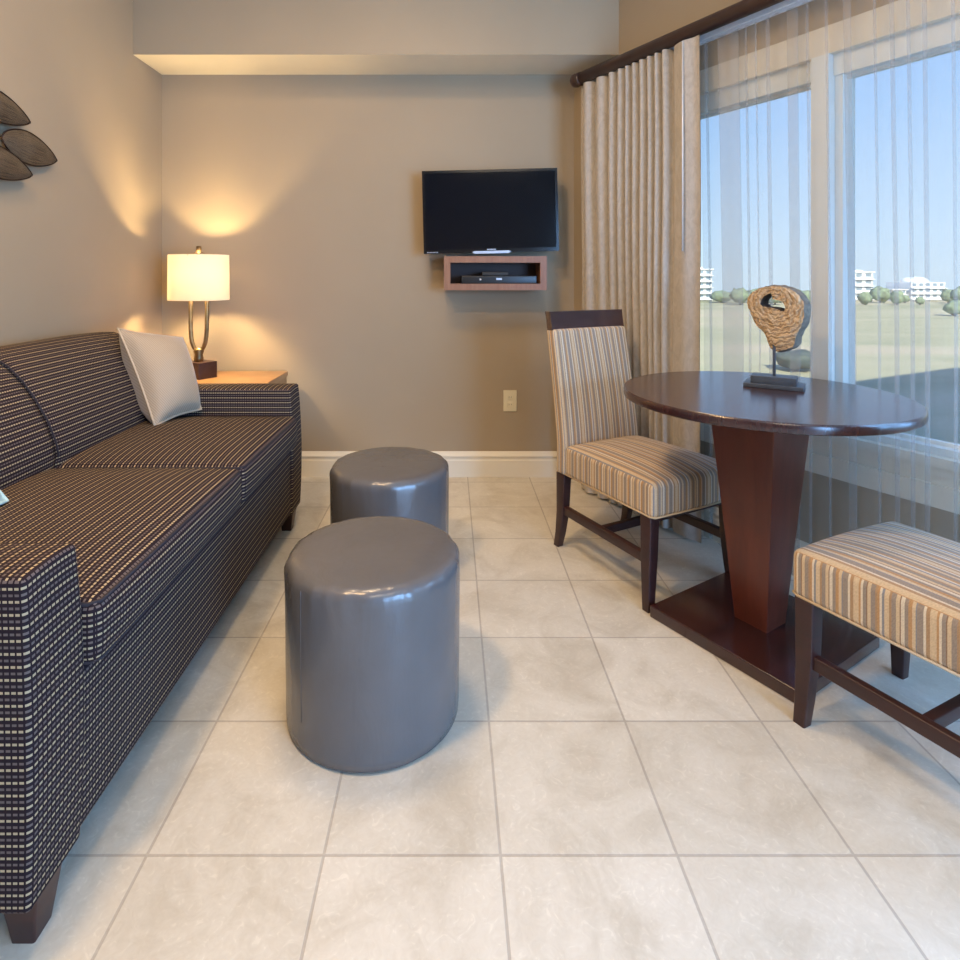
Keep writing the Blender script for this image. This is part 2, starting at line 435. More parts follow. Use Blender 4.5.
# ------------------------------------------------------------------ room shell
LX = -1.604; BY = 3.28; FY = -2.2; TEND = (3.28 - FY) / .8756; RX = CX + UX * TEND
fl = MB(); fl.add(*(lambda v: (v, [[0, 1, 2, 3, 4], [9, 8, 7, 6, 5], [0, 5, 6, 1], [1, 6, 7, 2], [2, 7, 8, 3], [3, 8, 9, 4], [4, 9, 5, 0]]))(
    [(LX - .1, FY - .1, 0), (RX + .2, FY - .1, 0), (CX + .12, BY + .02, 0), (CX, BY + .1, 0), (LX - .1, BY + .1, 0)] +
    [(LX - .1, FY - .1, -.1), (RX + .2, FY - .1, -.1), (CX + .12, BY + .02, -.1), (CX, BY + .1, -.1), (LX - .1, BY + .1, -.1)]))
struct(fl.build('floor', floor_mat, None, False))
struct(simple('wall_left', box(LX - .12, LX, FY - .12, BY + .12, 0, CEIL), wall_tan))
struct(simple('wall_back', box(LX, CX + .1, BY, BY + .12, 0, CEIL), wall_tan))
ce = MB(); ce.add([(LX - .12, FY - .12, CEIL), (RX + .25, FY - .12, CEIL), (CX + .2, BY + .12, CEIL), (LX - .12, BY + .12, CEIL)] +
                  [(LX - .12, FY - .12, CEIL + .15), (RX + .25, FY - .12, CEIL + .15), (CX + .2, BY + .12, CEIL + .15), (LX - .12, BY + .12, CEIL + .15)],
                  [[3, 2, 1, 0], [4, 5, 6, 7], [0, 1, 5, 4], [1, 2, 6, 5], [2, 3, 7, 6], [3, 0, 4, 7]])
struct(ce.build('ceiling', ceil_mat, None, False))
# soffit dropped along the back wall: painted face, cream underside
SY0, SZ0 = 2.98, 2.235
xr0 = CX + (BY - SY0) * .552 - .001
so = MB(); so.add([(LX, SY0, SZ0), (xr0, SY0, SZ0), (CX - .001, BY, SZ0), (LX, BY, SZ0), (LX, SY0, CEIL), (xr0, SY0, CEIL), (CX - .001, BY, CEIL), (LX, BY, CEIL)],
                  [[0, 1, 5, 4]], None, 0)
so.add([(LX, SY0, SZ0), (xr0, SY0, SZ0), (CX - .001, BY, SZ0), (LX, BY, SZ0)], [[3, 2, 1, 0]], None, 1)
struct(so.build('trim_1', [wall_tan, soffit_cream], None, False))
# front wall (behind the camera) with a wide opening for the added door
fw = MB()
for a in ((LX, 1.65, 0, CEIL), (3.45, RX + .1, 0, CEIL), (1.65, 3.45, 2.2, CEIL)): fw.add(*box(a[0], a[1], FY - .12, FY, a[2], a[3]))
struct(fw.build('wall_front', wall_tan, None, False))
# window wall
GT, GB = 1.829, .584; W1 = (.30, 1.315); W2 = (1.388, 3.40)
rw = MB()
rw.add(*wbox(0, TEND, -.14, 0, 0, .405)); rw.add(*wbox(0, TEND, -.14, 0, 2.005, CEIL))
rw.add(*wbox(0, W1[0] - .05, -.14, 0, .405, 2.005)); rw.add(*wbox(W2[1] + .05, TEND, -.14, 0, .405, 2.005))
struct(rw.build('wall_right', wall_tan, None, False))
struct(simple('lit_wall_band', wbox(.25, 3.45, -.14, .006, 1.905, 2.005), lit_band))            # band over the panes, sunlit wall put into a lighter colour
hd = MB(); hd.add(*wbox(.25, 3.45, -.14, -.004, .405, .50)); hd.add(*wbox(.25, 3.45, -.14, .008, .405, .475)); hd.add(*wbox(.25, 3.45, -.14, .010, .53, .56)); hd.add(*wbox(.25, 3.45, -.14, .0, .50, .53))
struct(hd.build('trim_3', trim_white, None, False))
struct(simple('trim_4', wbox(1.300, 1.361, -.14, .01, .56, 1.905), frame_white))       # post between the two panes
def window(name, t0, t1, left_stile):
    r = bpy.data.objects.new(name, None); C.objects.link(r); struct(r)
    m = MB(); z0, z1 = .56, 1.905
    m.add(*wbox(t0 - .05 if not left_stile else t0 - .026, t1 if not left_stile else t1 + .05, -.10, -.02, GT, z1))
    m.add(*wbox(t0 - .05 if not left_stile else t0 - .026, t1 if not left_stile else t1 + .05, -.10, -.02, z0, GB))
    m.add(*wbox(t0 - (.026 if left_stile else .05), t0, -.11, -.03, GB, GT))
    if left_stile: m.add(*wbox(t1, t1 + .05, -.10, -.02, GB, GT)); m.add(*wbox((t0 + t1) / 2 - .03, (t0 + t1) / 2 + .03, -.1, -.03, GB, GT))
    m.add(*wbox(t0, t1, -.075, -.055, GT - .012, GT)); m.add(*wbox(t0, t1, -.075, -.055, GB, GB + .012))
    m.build('window_frame', frame_white, r, False)
    simple('window_pane', wbox(t0, t1, -.07, -.064, GB, GT), glass_mat, r)
    return r
window('window_1', W1[0], W1[1], False); window('window_2', W2[0], W2[1], True)
# unseen door behind the camera, added to go with the blue fill lamp
dr = bpy.data.objects.new('added_door_1', None); C.objects.link(dr); struct(dr)
m = MB()
for a in ((1.65, 1.73, 0, 2.2), (3.37, 3.45, 0, 2.2), (2.51, 2.59, 0, 2.2), (1.73, 3.37, 2.12, 2.2), (1.73, 3.37, 0, .08)): m.add(*box(a[0], a[1], FY - .09, FY - .03, a[2], a[3]))
m.build('added_door_frame', frame_white, dr, False)

def baseboard(name, P0, P1, nrm):
    """profiled skirting extruded from P0 to P1, nrm points into the room"""
    prof = [(0, 0), (.016, 0), (.016, .09), (.013, .097), (.013, .106), (.018, .11), (.018, .118), (.012, .126), (.007, .134), (.004, .139), (0, .139)]
    secs = [[(P[0] + nrm[0] * a, P[1] + nrm[1] * a, z) for a, z in prof] for P in (P0, P1)]
    struct(simple(name, loft(secs), trim_white))
baseboard('baseboard_back', (LX, BY), (CX, BY), (0, -1))
baseboard('baseboard_left', (LX, FY), (LX, BY), (1, 0))
a, b = WP(0, 0), WP(TEND, 0); baseboard('baseboard_right', (a.x, a.y), (b.x, b.y), (-NX, -NY))

# ------------------------------------------------------------------ outside
GZ = CAMH - 7.0
g = MB(); g.add([(-120, 6, GZ), (260, 6, GZ), (260, 170, GZ), (-120, 170, GZ)], [[0, 1, 2, 3]]); g.add([(-30, -40, GZ), (260, -40, GZ), (260, 6, GZ), (-30, 6, GZ)], [[0, 1, 2, 3]])
struct(g.build('lawn', lawn_mat, None, False))
# unseen wing to the right, shaped to shade the lawn and lengthened to block sun
wg = MB(); e = Vector((.894, .449, 0)); nn = Vector((.449, -.894, 0)); B = Vector((4.6, -3.45, 0)) + e * 34; A = Vector((4.6, -3.45, 0)) - e * 12
for z0, z1 in ((GZ, 17.2),):
    q = [A, B, B + nn * 14, A + nn * 14]
    wg.add([(p.x, p.y, z0) for p in q] + [(p.x, p.y, z1) for p in q], [[0, 1, 5, 4], [1, 2, 6, 5], [2, 3, 7, 6], [3, 0, 4, 7], [4, 5, 6, 7]])
struct(wg.build('shadow_wing', stucco_side, None, False))

def PXG(px, Y): return (px - 450) * Y / 589
def far_building(label, px0, px1, ytop, Y, floors, cols, dome=False, group=None):
    x0, x1 = PXG(px0, Y), PXG(px1, Y); H = 7 - (ytop - 275) * Y / 589
    r = thing('white_building', label, 'building', ((x0 + x1) / 2, Y, GZ))
    o = Vector(((x0 + x1) / 2, Y, GZ)); m = MB(o)
    hb = H * (.78 if dome else .92)
    m.add(*box(x0, x1, Y, Y + 9, GZ, GZ + hb))
    m.build('walls', stucco, r, False)
    rf = MB(o)
    if dome:
        rr = (x1 - x0) * .36
        rf.add(*lathe([(rr, 0), (rr * .95, (H - hb) * .4), (rr * .7, (H - hb) * .8), (rr * .3, H - hb), (.01, (H - hb) * 1.02)], 20, ((x0 + x1) / 2, Y + 4.5, GZ + hb)))
    else:
        rf.add(*box(x0 - .4, x1 + .4, Y - .4, Y + 9.4, GZ + hb, GZ + hb + .25)); rf.add(*box(x0 + 1.2, x1 - 2, Y + 1, Y + 7, GZ + hb + .25, GZ + H))
    rf.build('roof', stucco, r, dome)
    for i in range(floors):
        zz = GZ + .5 + i * (hb - .5) / floors; hh = (hb - .5) / floors
        bl = MB(o); bl.add(*box(x0 - .2, x1 + .2, Y - .7, Y, zz - .12, zz + .05)); bl.build('balcony_slab', stucco, r, False)
        for j in range(cols):
            a = x0 + (x1 - x0) * (j + .2) / cols; b_ = x0 + (x1 - x0) * (j + .8) / cols
            wn = MB(o); wn.add(*box(a, b_, Y - .05, Y + .02, zz + .35 * hh, zz + .85 * hh)); wn.build('window', far_glass, r, False)
far_building('white multi-storey building on the far side of the lawn, nearest the window post', 845, 873, 270, 157, 4, 3)
far_building('white round-topped building beyond the lawn at the right', 911, 945, 277, 157, 3, 5, True)
far_building('low white house beyond the lawn, just left of the round-topped building', 893, 906, 289, 157, 2, 3)
far_building('pale building beyond the lawn, seen right next to the drape edge', 690, 712, 267, 157, 5, 3)
def tree(px, Y, ytop, wpx, label, grp=None, fm=None):
    x = PXG(px, Y); H = 7 - (ytop - 275) * Y / 589; rad = wpx * Y / 589 / 2 * .8
    r = thing('tree', label, 'tree', (x, Y, GZ), group=grp); o = Vector((x, Y, GZ))
    m = MB(o); m.add(*tube([(x, Y, GZ), (x, Y, GZ + H * .6)], [.18, .1], 6)); m.build('trunk', bark, r)
    m = MB(o); n1, n2 = 18, 10; sd = random.random() * 50; vs = []; fs = []
    for i in range(n2 + 1):
        th = PI * i / n2
        for j in range(n1):
            ph = 2 * PI * j / n1; d = Vector((math.sin(th) * math.cos(ph), math.sin(th) * math.sin(ph), math.cos(th)))
            k = 1 + .35 * noise.noise(d * 2.3 + Vector((sd, 0, 0))) + .15 * noise.noise(d * 6 + Vector((0, sd, 0)))
            vs.append((x + d.x * rad * k, Y + d.y * rad * k, GZ + H * .55 + d.z * H * .45 * k))
    for i in range(n2):
        for j in range(n1): fs.append([i * n1 + j, (i + 1) * n1 + j, (i + 1) * n1 + (j + 1) % n1, i * n1 + (j + 1) % n1])
    m.add(vs, fs); m.build('crown', fm or foliage, r)
TI = 0; G_ = 'low trees along the far edge of the lawn'
for px, yt, wd in ((722, 291, 26), (740, 288, 22), (757, 289, 26), (775, 290, 20), (793, 288, 22), (808, 290, 22), (838, 292, 16), (865, 292, 14), (880, 287, 22), (897, 291, 14), (905, 295, 10), (920, 297, 9), (948, 289, 14), (962, 287, 22), (985, 286, 26), (1010, 288, 30)):
    TI += 1; tree(px, (138, 148)[TI % 2], yt, wd, 'hazy green tree in the low row along the far edge of the lawn', G_)
tree(797, 43, 350, 48, 'dark rounded bush standing alone on the lawn behind the window post', None, bush_leaves)
tree(955, 100, 300, 22, 'nearer small green tree on the lawn at the right edge')

# ------------------------------------------------------------------ drapery
def t_at(px, d):
    r = (px - 450) / 589; x0 = CX - NX * d; y0 = CY - NY * d
    return (y0 * r - x0) / (UX - UY * r)
rod = thing('curtain_rod', 'thick dark brown wooden curtain rod along the top of the window', 'curtain rod', WP(1.2, .12, 2.137))
o_ = WP(1.2, .12, 2.137)
m = MB(o_); m.add(*tube([WP(.19, .12, 2.137), WP(3.5, .12, 2.137)], .031, 20)); m.build('pole', rod_wood, rod)
for tt, s in ((.19, -1), (3.5, 1)):
    m = MB(o_); pr = [(.03, -.012), (.036, -.006), (.036, .004), (.030, .010), (.034, .02), (.0365, .032), (.033, .045), (.022, .056), (.004, .06)]
    secs = []
    for r_, q in pr:
        c = WP(tt + s * q, .12, 2.137)
        secs.append([c + Vector((-NX, -NY, 0)) * (r_ * math.cos(2 * PI * k / 20)) + Vector((0, 0, 1)) * (r_ * math.sin(2 * PI * k / 20) * -s) for k in range(20)])
    m.add(*loft(secs)); m.build('finial', rod_wood, rod)
for tt in (.22, 1.9, 3.4):
    m = MB(o_); m.add(*wbox(tt - .012, tt + .012, 0, .12, 2.150, 2.166)); m.add(*wbox(tt - .02, tt + .02, 0, .008, 2.11, 2.2)); m.build('bracket', rod_wood, rod, False)
# white traverse track for the sheer
m = MB(WP(1.2, .055, 2.11)); m.add(*wbox(.2, 3.5, .03, .075, 2.118, 2.136)); m.add(*wbox(.2, 3.5, .028, .034, 2.104, 2.118)); m.add(*wbox(.2, 3.5, .071, .077, 2.104, 2.118))
for tt in (.5, 1.45, 2.4, 3.3): m.add(*wbox(tt - .01, tt + .01, 0, .04, 2.12, 2.134))
tag(m.build('curtain_track', track_white, None, False), 'slim white sheer-curtain track just below the dark rod', 'curtain track')

# heavy drape: ripple folds packed from px 581 to px 670, then one flat leading panel
edges = [577, 581, 593, 606.5, 615.5, 623.7, 630, 637.5, 645.5, 653, 660.5, 669.5]
path = []
for i in range(len(edges) - 1):
    ta, tb = t_at(edges[i], .12), t_at(edges[i + 1], .12)
    for k in range(12):
        s = k / 12; path.append((ta + (tb - ta) * s, .078 + .055 * (max(0, math.sin(PI * s)) ** .55) * (1 if i else .4)))
ta, tb = t_at(669.5, .12), t_at(701, .12)
for k in range(17): s = k / 16; path.append((ta + (tb - ta) * s, .078 + .052 * min(1, (math.sin(PI * min(.5, s * 2.2)) if s < .3 else 1)) - .006 * math.sin(s * 9)))
def drape_mesh(path, z0, z1, nz, wob, th=.0018, top_wave=0):
    L = [0]
    for i in range(1, len(path)): L.append(L[-1] + math.hypot(path[i][0] - path[i - 1][0], path[i][1] - path[i - 1][1]))
    n = len(path); vs = []; fs = []; uv = []
    for side in (0, 1):
        for j in range(nz + 1):
            f = j / nz
            for i, (t, d) in enumerate(path):
                z = z0 + (z1 - z0) * f
                tt, dd = wob(t, d, L[i], f)
                if j == nz: z += top_wave * math.sin(L[i] * 90)
                vs.append(WP(tt, dd - side * th, z))
    N = n * (nz + 1)
    for j in range(nz):
        for i in range(n - 1):
            a = j * n + i; q = [a, a + 1, a + n + 1, a + n]
            for side in (0, 1):
                ff = [p + side * N for p in q]
                uu = [(L[p % n], z0 + (z1 - z0) * ((p // n) / nz)) for p in q]
                if side: ff.reverse(); uu.reverse()
                fs.append(ff); uv.append(uu)
    return vs, fs, uv
def wob1(t, d, l, f):
    k = (1 - f)
    return t + .010 * k * math.sin(l * 7 + 1) + .004 * k * math.sin(l * 31), .098 + (d - .098) * (1 - .35 * k) + .012 * k * math.sin(l * 5.0 + 2) + .004 * math.sin(f * 9 + l * 3)
dp = thing('drape', 'heavy taupe drape gathered in narrow vertical folds left of the window', 'curtain', WP(.55, .1, 0))
m = MB(WP(.55, .1, 0)); m.add(*drape_mesh(path, .012, 2.104, 24, wob1, .003)); m.build('panel', drape_mat, dp)
tw = t_at(683, .14)
m = MB(WP(.55, .1, 0)); m.add(*tube([WP(tw, .142, 2.10), WP(tw, .143, 1.22)], .0035, 8)); m.build('wand', plain('clear_wand', (.6, .57, .53), .2), dp)

# sheer: small waves with real z-folds (three layers) where the photo shows denser bands
bands = [(704, 707), (717, 738), (744, 746.5), (754, 756), (765, 769), (786, 797), (805, 808), (824, 827), (842, 850), (872, 875), (888, 893), (905, 909), (921, 926), (950, 954)]
folds = [(t_at(a, .055), t_at(b, .055)) for a, b in bands]
tcur = folds[-1][1]
while tcur < 3.1:
    tcur += .07 + random.random() * .09; wd = random.choice((.01, .012, .02, .05)); folds.append((tcur, tcur + wd)); tcur += wd
path = []; t = t_at(699, .055)
def seg(a, b, d0, d1, n):
    for k in range(n): s = k / n; path.append((a + (b - a) * s, d0 + (d1 - d0) * s))
for a, b in folds:
    n = max(3, int((b - t) / .008)); t_s = t
    for k in range(n):
        s = k / n; path.append((t_s + (b - t_s) * s, .052 + .009 * math.sin(PI * s) ** 1 + .002 * math.sin(s * 17)))
    wd = b - a; nn_ = max(4, int(wd / .008))
    seg(b, a, .052, .042, nn_); seg(a, a + .001, .042, .040, 1); t = a
path2 = path[:]; 
def wob2(t, d, l, f):
    k = 1 - f
    q = min(1, k * 1.8); return t + k * (.012 * math.sin(l * 6.1) + .004 * math.sin(l * 23)) * .6, .05 - .027 * q + (d - .05) * (1 - .65 * q)
sh = MB(WP(1.8, .05, 0)); sv, sf, su = drape_mesh(path2, .008, 2.094, 20, wob2, 0, .004)
h_ = len(sv) // 2; keep = [i for i, f in enumerate(sf) if f[0] < h_]
sh.add(sv[:h_], [sf[i] for i in keep], [su[i] for i in keep])
so_ = sh.build('sheer_curtain', sheer_mat, None)
tag(so_, 'translucent grey sheer curtain hanging across the whole window down to the floor', 'sheer curtain')

# ------------------------------------------------------------------ sofa
S0 = Vector((-1.1, 1.79, 0))
sofa = thing('sofa', 'two-seat navy and brown sofa woven with rows of cream dashes against left wall', 'sofa', S0)
def spart(name, parts, mat=sofa_fab, smooth=True):
    m = MB(S0)
    for p in parts: m.add(*p)
    return m.build(name, mat, sofa, smooth)
AY0, AY1, AY2, AY3 = .943, 1.078, 2.51, 2.655
AXF = -.678
spart('base', [rbox(-1.50, AXF, AY0 + .02, AY3 - .02, .10, .392, .012, 3, (8, 30, 6))])
def armdef(p, c, h):
    p = Vector(p); k = (p.z - c.z) / h[2]
    if p.x > c.x: p.x += .010 * (1 - k * k) * ((p.x - c.x) / h[0]) ** 4 - .004 * k
    s = (p.y - c.y) / h[1]; p.y += .006 * s * (1 - k * k)
    if k > .8: p.z += .004 * (1 - s * s)
    return p
for y0, y1 in ((AY0, AY1), (AY2, AY3)):
    spart('armrest', [rbox(-1.50, AXF, y0, y1, .092, .632, .010, 4, (14, 4, 12), armdef)])
def seatdef(p, c, h):
    p = Vector(p); s = (p.y - c.y) / h[1]; q = (p.x - c.x) / h[0]; k = (p.z - c.z) / h[2]
    if k > 0: p.z += .024 * (1 - s ** 4) * (1 - q ** 4) * k
    if q > 0: p.x += .010 * (1 - k * k) * (1 - s ** 6) * q
    return p
SEAM = 1.845
for y0, y1 in ((AY1 + .003, SEAM - .002), (SEAM + .002, AY2 - .003)):
    cz = spart('seat_cushion', [rbox(-1.30, -.648, y0, y1, .398, .518, .022, 4, (14, 14, 4), seatdef)])
    m = MB(S0)
    for zz in (.512, .405): m.add(*tube([(-1.2, y0 + .005, zz), (-.668, y0 + .006, zz), (-.652, y0 + .02, zz), (-.651, (y0 + y1) / 2, zz), (-.652, y1 - .02, zz), (-.668, y1 - .006, zz), (-1.2, y1 - .005, zz)], .0038, 8))
    m.build('piping', welt_mat, cz)
# back cushions: a curved profile swept along the sofa
bp = [(-1.235, .50), (-1.228, .55), (-1.238, .60), (-1.262, .66), (-1.30, .725), (-1.34, .78), (-1.385, .825), (-1.43, .853), (-1.475, .868), (-1.52, .868), (-1.545, .85), (-1.55, .80), (-1.55, .50)]
def backcush(y0, y1):
    n = 40; secs = []; L = [0]
    for i in range(1, len(bp)): L.append(L[-1] + math.hypot(bp[i][0] - bp[i - 1][0], bp[i][1] - bp[i - 1][1]))
    for j in range(n + 1):
        s = -1 + 2 * j / n; s2 = abs(s) ** 30; y = (y0 + y1) / 2 + (y1 - y0) / 2 * s
        bul = .004 * (1 - s * s) - .006 * s2
        end = max(0, (y - 2.25) / .3)
        sec = []
        for i, (x, z) in enumerate(bp):
            f = min(1, i / 8); sec.append((x + bul * (1 - f), y, z + (z > .6) * ((z - .6) / .27) * (.008 + .004 * (1 - s * s) - .006 * s2 - .004 * min(1, end) ** 2)))
        secs.append(sec)
    nb = len(bp); v = [p for s in secs for p in s]; f = []; uv = []
    for j in range(n):
        for i in range(nb - 1):
            q = [j * nb + i, (j + 1) * nb + i, (j + 1) * nb + i + 1, j * nb + i + 1]
            f.append(q); uv.append([(v[p][1], L[p % nb]) for p in q])
    f.append(list(range(nb))); uv.append([(0, 0)] * nb); f.append([n * nb + i for i in range(nb)][::-1]); uv.append([(0, 0)] * nb)
    return v, f, uv
for y0, y1 in ((AY1 - .01, SEAM - .001), (SEAM + .001, AY2 + .01)): spart('back_cushion', [backcush(y0, y1 if y1 < 2 else 2.60)])
m = MB(S0); m.add(*tube([(x + .003, SEAM, z + (z > .6) * ((z - .6) / .27) * .008) for x, z in bp[1:10]], .003, 8)); m.build('seam_piping', welt_mat, sofa)
spart('back_frame', [rbox(-1.585, -1.49, AY0 + .01, AY3 - .01, .10, .83, .02, 3, (3, 20, 10))])
for x in (AXF - .038, -1.44):
    for y in (AY0 + .066, AY3 - .055):
        m = MB(S0); m.add(*loft([rrect(x, y, .0, .04, .045, .004), rrect(x, y, .105, .068, .075, .004)])); m.build('leg', mahog, sofa, True, 40)

def pillow(name, corners, T, mat, welt, label, cat='pillow'):
    bl, br, tr_, tl = [Vector(c) for c in corners]; ctr = (bl + br + tr_ + tl) / 4
    nrm = (br - bl).cross(tl - bl).normalized(); n = 22
    root = thing(name, label, cat, ctr + Vector((0, 0, -(ctr.z - min(bl.z, br.z)))))
    o = root.location.copy(); m = MB(o); vs = []; fs = []; uv = []
    def P(u, v_):
        # sides drawn in a little between the corners
        uu = u; vv = v_; pin = .06
        cu = (uu - .5) * (1 - pin * math.sin(PI * vv)) + .5; cv = (vv - .5) * (1 - pin * math.sin(PI * uu)) + .5
        return bl.lerp(br, cu).lerp(tl.lerp(tr_, cu), cv)
    for sgn in (1, -1):
        b = len(vs)
        for i in range(n + 1):
            for j in range(n + 1):
                u, v_ = i / n, j / n; a = max(0, 1 - (2 * u - 1) ** 2); c = max(0, 1 - (2 * v_ - 1) ** 2)
                hgt = T * (1.5 if sgn < 0 else .9) * (a ** .5) * (c ** .5) * (1 + .05 * noise.noise(Vector((u * 5, v_ * 5, sgn * 3))))
                vs.append(P(u, v_) + nrm * hgt * sgn * .5)
        for i in range(n):
            for j in range(n):
                q = [b + i * (n + 1) + j, b + (i + 1) * (n + 1) + j, b + (i + 1) * (n + 1) + j + 1, b + i * (n + 1) + j + 1]
                if sgn < 0: q.reverse()
                fs.append(q); uv.append([(0, 0)] * 4)
    m.add(vs, fs, uv); m.build('cover', mat, root)
    m = MB(o); pts = [P(k / 16, 0) for k in range(16)] + [P(1, k / 16) for k in range(16)] + [P(1 - k / 16, 1) for k in range(16)] + [P(0, 1 - k / 16) for k in range(17)]
    m.add(*tube(pts, .0045, 8)); m.build('piping', welt, root)
    return root
pillow('throw_pillow', [(-1.138, 2.272, .536), (-1.05, 2.485, .553), (-1.18, 2.60, .845), (-1.338, 2.372, .905)], .21, pillow_mat, pillow_welt,
       'beige piped throw pillow propped in the far corner of the sofa')
pillow('throw_pillow', [(-1.10, 1.20, .556), (-1.12, 1.49, .548), (-1.34, 1.46, .87), (-1.33, 1.16, .88)], .12, blue_fab, blue_fab,
       'pale aqua throw pillow whose corner shows on the sofa at the left edge')

# ------------------------------------------------------------------ ottomans
def ottoman(x, y, label, R=.2236):
    r = thing('ottoman', label, 'ottoman', (x, y, 0), group=None); o = Vector((x, y, 0))
    m = MB(o); vs = []; n = 120
    prof = [(.001, .004), (R * .95, .004), (R * .98, .008), (R * .986, .03), (R * .988, .08), (R * .992, .15), (R * .996, .25), (R * .999, .33), (R, .362), (R, .375), (R * .996, .386), (R * .984, .395), (R * .962, .4025), (R * .93, .4075), (R * .88, .411), (R * .78, .413), (R * .6, .4145), (R * .3, .4155), (.001, .416)]
    for i, (rr, z) in enumerate(prof):
        wr = (0, 0, 0, 0, 0, .2, .2, .3, .7, 1, 1, 1, .8, .5, .2, 0, 0, 0, 0)[i]
        for k in range(n):
            a = 2 * PI * k / n; q = .0028 * wr * noise.noise(Vector((math.cos(a) * 9, math.sin(a) * 9, x * 9 + z * 9))) + .0016 * wr * noise.noise(Vector((math.cos(a) * 26, math.sin(a) * 26, x + z * 40)))
            vs.append((x + (rr + q) * math.cos(a), y + (rr + q) * math.sin(a), z + q * .8))
    fs = [[i * n + k, i * n + (k + 1) % n, (i + 1) * n + (k + 1) % n, (i + 1) * n + k] for i in range(len(prof) - 1) for k in range(n)]
    m.add(vs, fs); m.build('body', vinyl_mat, r)
    m = MB(o); a0 = -2.3
    m.add(*tube([(x + (rr + .0005) * math.cos(a0), y + (rr + .0005) * math.sin(a0), z) for rr, z in prof[4:11]], .0007, 6)); m.build('seam', vinyl_mat, r)
    for k in range(4):
        a = PI / 4 + k * PI / 2; m = MB(o); m.add(*lathe([(.016, 0), (.018, .001), (.018, .006)], 16, (x + R * .78 * math.cos(a), y + R * .78 * math.sin(a), 0))); m.build('foot', rubber, r)
ottoman(-.198, 1.534, 'round grey vinyl ottoman, the nearer of the two in front of the sofa')
ottoman(-.2275, 2.235, 'round grey vinyl ottoman farther back, partly hidden by the nearer one')

# ------------------------------------------------------------------ end table + lamp
E0 = Vector((-1.2, 2.95, 0)); ET = .595
et = thing('end_table', 'cherry wood end table in the corner behind the sofa arm under the lamp', 'side table', E0)
m = MB(E0); m.add(*rbox(-1.51, -.887, 2.685, 3.225, ET - .028, ET, .003, 2)); m.build('tabletop', cherry, et)
m = MB(E0)
for a in ((-1.49, -.91, 2.70, 2.72), (-1.49, -.91, 3.19, 3.21), (-1.49, -1.47, 2.72, 3.19), (-.91, -.89, 2.70, 3.21)): m.add(*box(*a, ET - .09, ET - .028))
m.build('apron', cherry, et, False)
for x in (-1.48, -.912):
    for y in (2.712, 3.198): m = MB(E0); m.add(*loft([rrect(x, y, 0, .03, .03), rrect(x, y, ET - .028, .042, .042)])); m.build('leg', cherry, et, True, 40)
m = MB(E0); m.add(*rbox(-1.48, -.91, 2.72, 3.19, .16, .18, .003, 2)); m.build('shelf', cherry, et)

LX0, LY0 = -1.288, 3.02; L0 = Vector((LX0, LY0, ET))
lamp = thing('table_lamp', 'lit table lamp with white drum shade on a bronze wishbone stem', 'lamp', L0)
m = MB(L0); m.add(*loft([rrect(LX0 + .015, LY0, ET + z, .106, .106, .003, math.radians(-33)) for z in (0, .082)])); m.build('base', bronze_dark, lamp, True, 40)
m = MB(L0); m.add(*lathe([(.022, .08), (.024, .10), (.020, .118), (.026, .135), (.022, .15)], 20, (LX0, LY0, ET), True)); m.build('collar', bronze, lamp)
for s in (-1, 1):
    pts = [(LX0 + s * x, LY0, ET + z) for x, z in ((.006, .128), (.014, .14), (.026, .158), (.034, .18), (.039, .21), (.0415, .25), (.042, .30), (.042, .36), (.042, .43), (.041, .49), (.03, .52), (0, .53))]
    secs = []
    for p in pts: secs.append(p)
    m = MB(L0); m.add(*tube(secs, .0105, 12)); m.build('stem', bronze, lamp)
m = MB(L0); m.add(*lathe([(.016, .47), (.016, .53)], 14, (LX0, LY0 + .0, ET))); m.build('socket', bronze, lamp)
SR = .152; S_Z0, S_Z1 = .992 - ET, 1.223 - ET
# harp + finial
m = MB(L0); m.add(*tube([(LX0 + .05 * math.sin(a), LY0, ET + .53 + .115 * (1 - math.cos(a)) / 1 * .5 + .0) for a in [PI * k / 10 for k in range(11)]], .002, 6)); m.add(*tube([(LX0 - .05 * math.sin(a), LY0, ET + .53 + .0575 * (1 - math.cos(a))) for a in [PI * k / 10 for k in range(11)]], .002, 6)); m.build('harp', bronze, lamp)
m = MB(L0); m.add(*lathe([(.006, .628), (.006, .64), (.013, .642), (.013, .672), (.004, .674)], 18, (LX0, LY0, ET))); m.build('finial', bronze, lamp)
m = MB(L0)
pr = [(SR * 1.0, S_Z0), (SR * .985, S_Z1), (SR * .985 - .003, S_Z1), (SR - .003, S_Z0)]
v, f = lathe(pr + [pr[0]], 72, (LX0, LY0, ET), False, .8); m.add(v, f); sh_ = m.build('shade', shade_mat, lamp, True, 40)
m = MB(L0)
for k in range(3):
    a = 2 * PI * k / 3 + .5; m.add(*tube([(LX0, LY0, ET + S_Z1 - .004), (LX0 + .152 * math.cos(a), LY0 + .122 * math.sin(a), ET + S_Z1 - .004)], .0018, 6))
m.build('spider', bronze, lamp)
m = MB(L0); m.add(*lathe([(.012, .53), (.014, .54), (.028, .565), (.030, .585), (.022, .605), (.004, .612)], 16, (LX0, LY0, ET))); bb = m.build('bulb', bulb_mat, lamp)
bb.visible_shadow = True
for dx in (-.05, .05):
    bl = bpy.data.lights.new('bulb_light', 'POINT'); bl.energy = 23; bl.color = (1, .72, .36); bl.shadow_soft_size = .02
    bo = bpy.data.objects.new('bulb_light', bl); C.objects.link(bo); bo.parent = lamp; bo.location = (dx, -.03, .50)

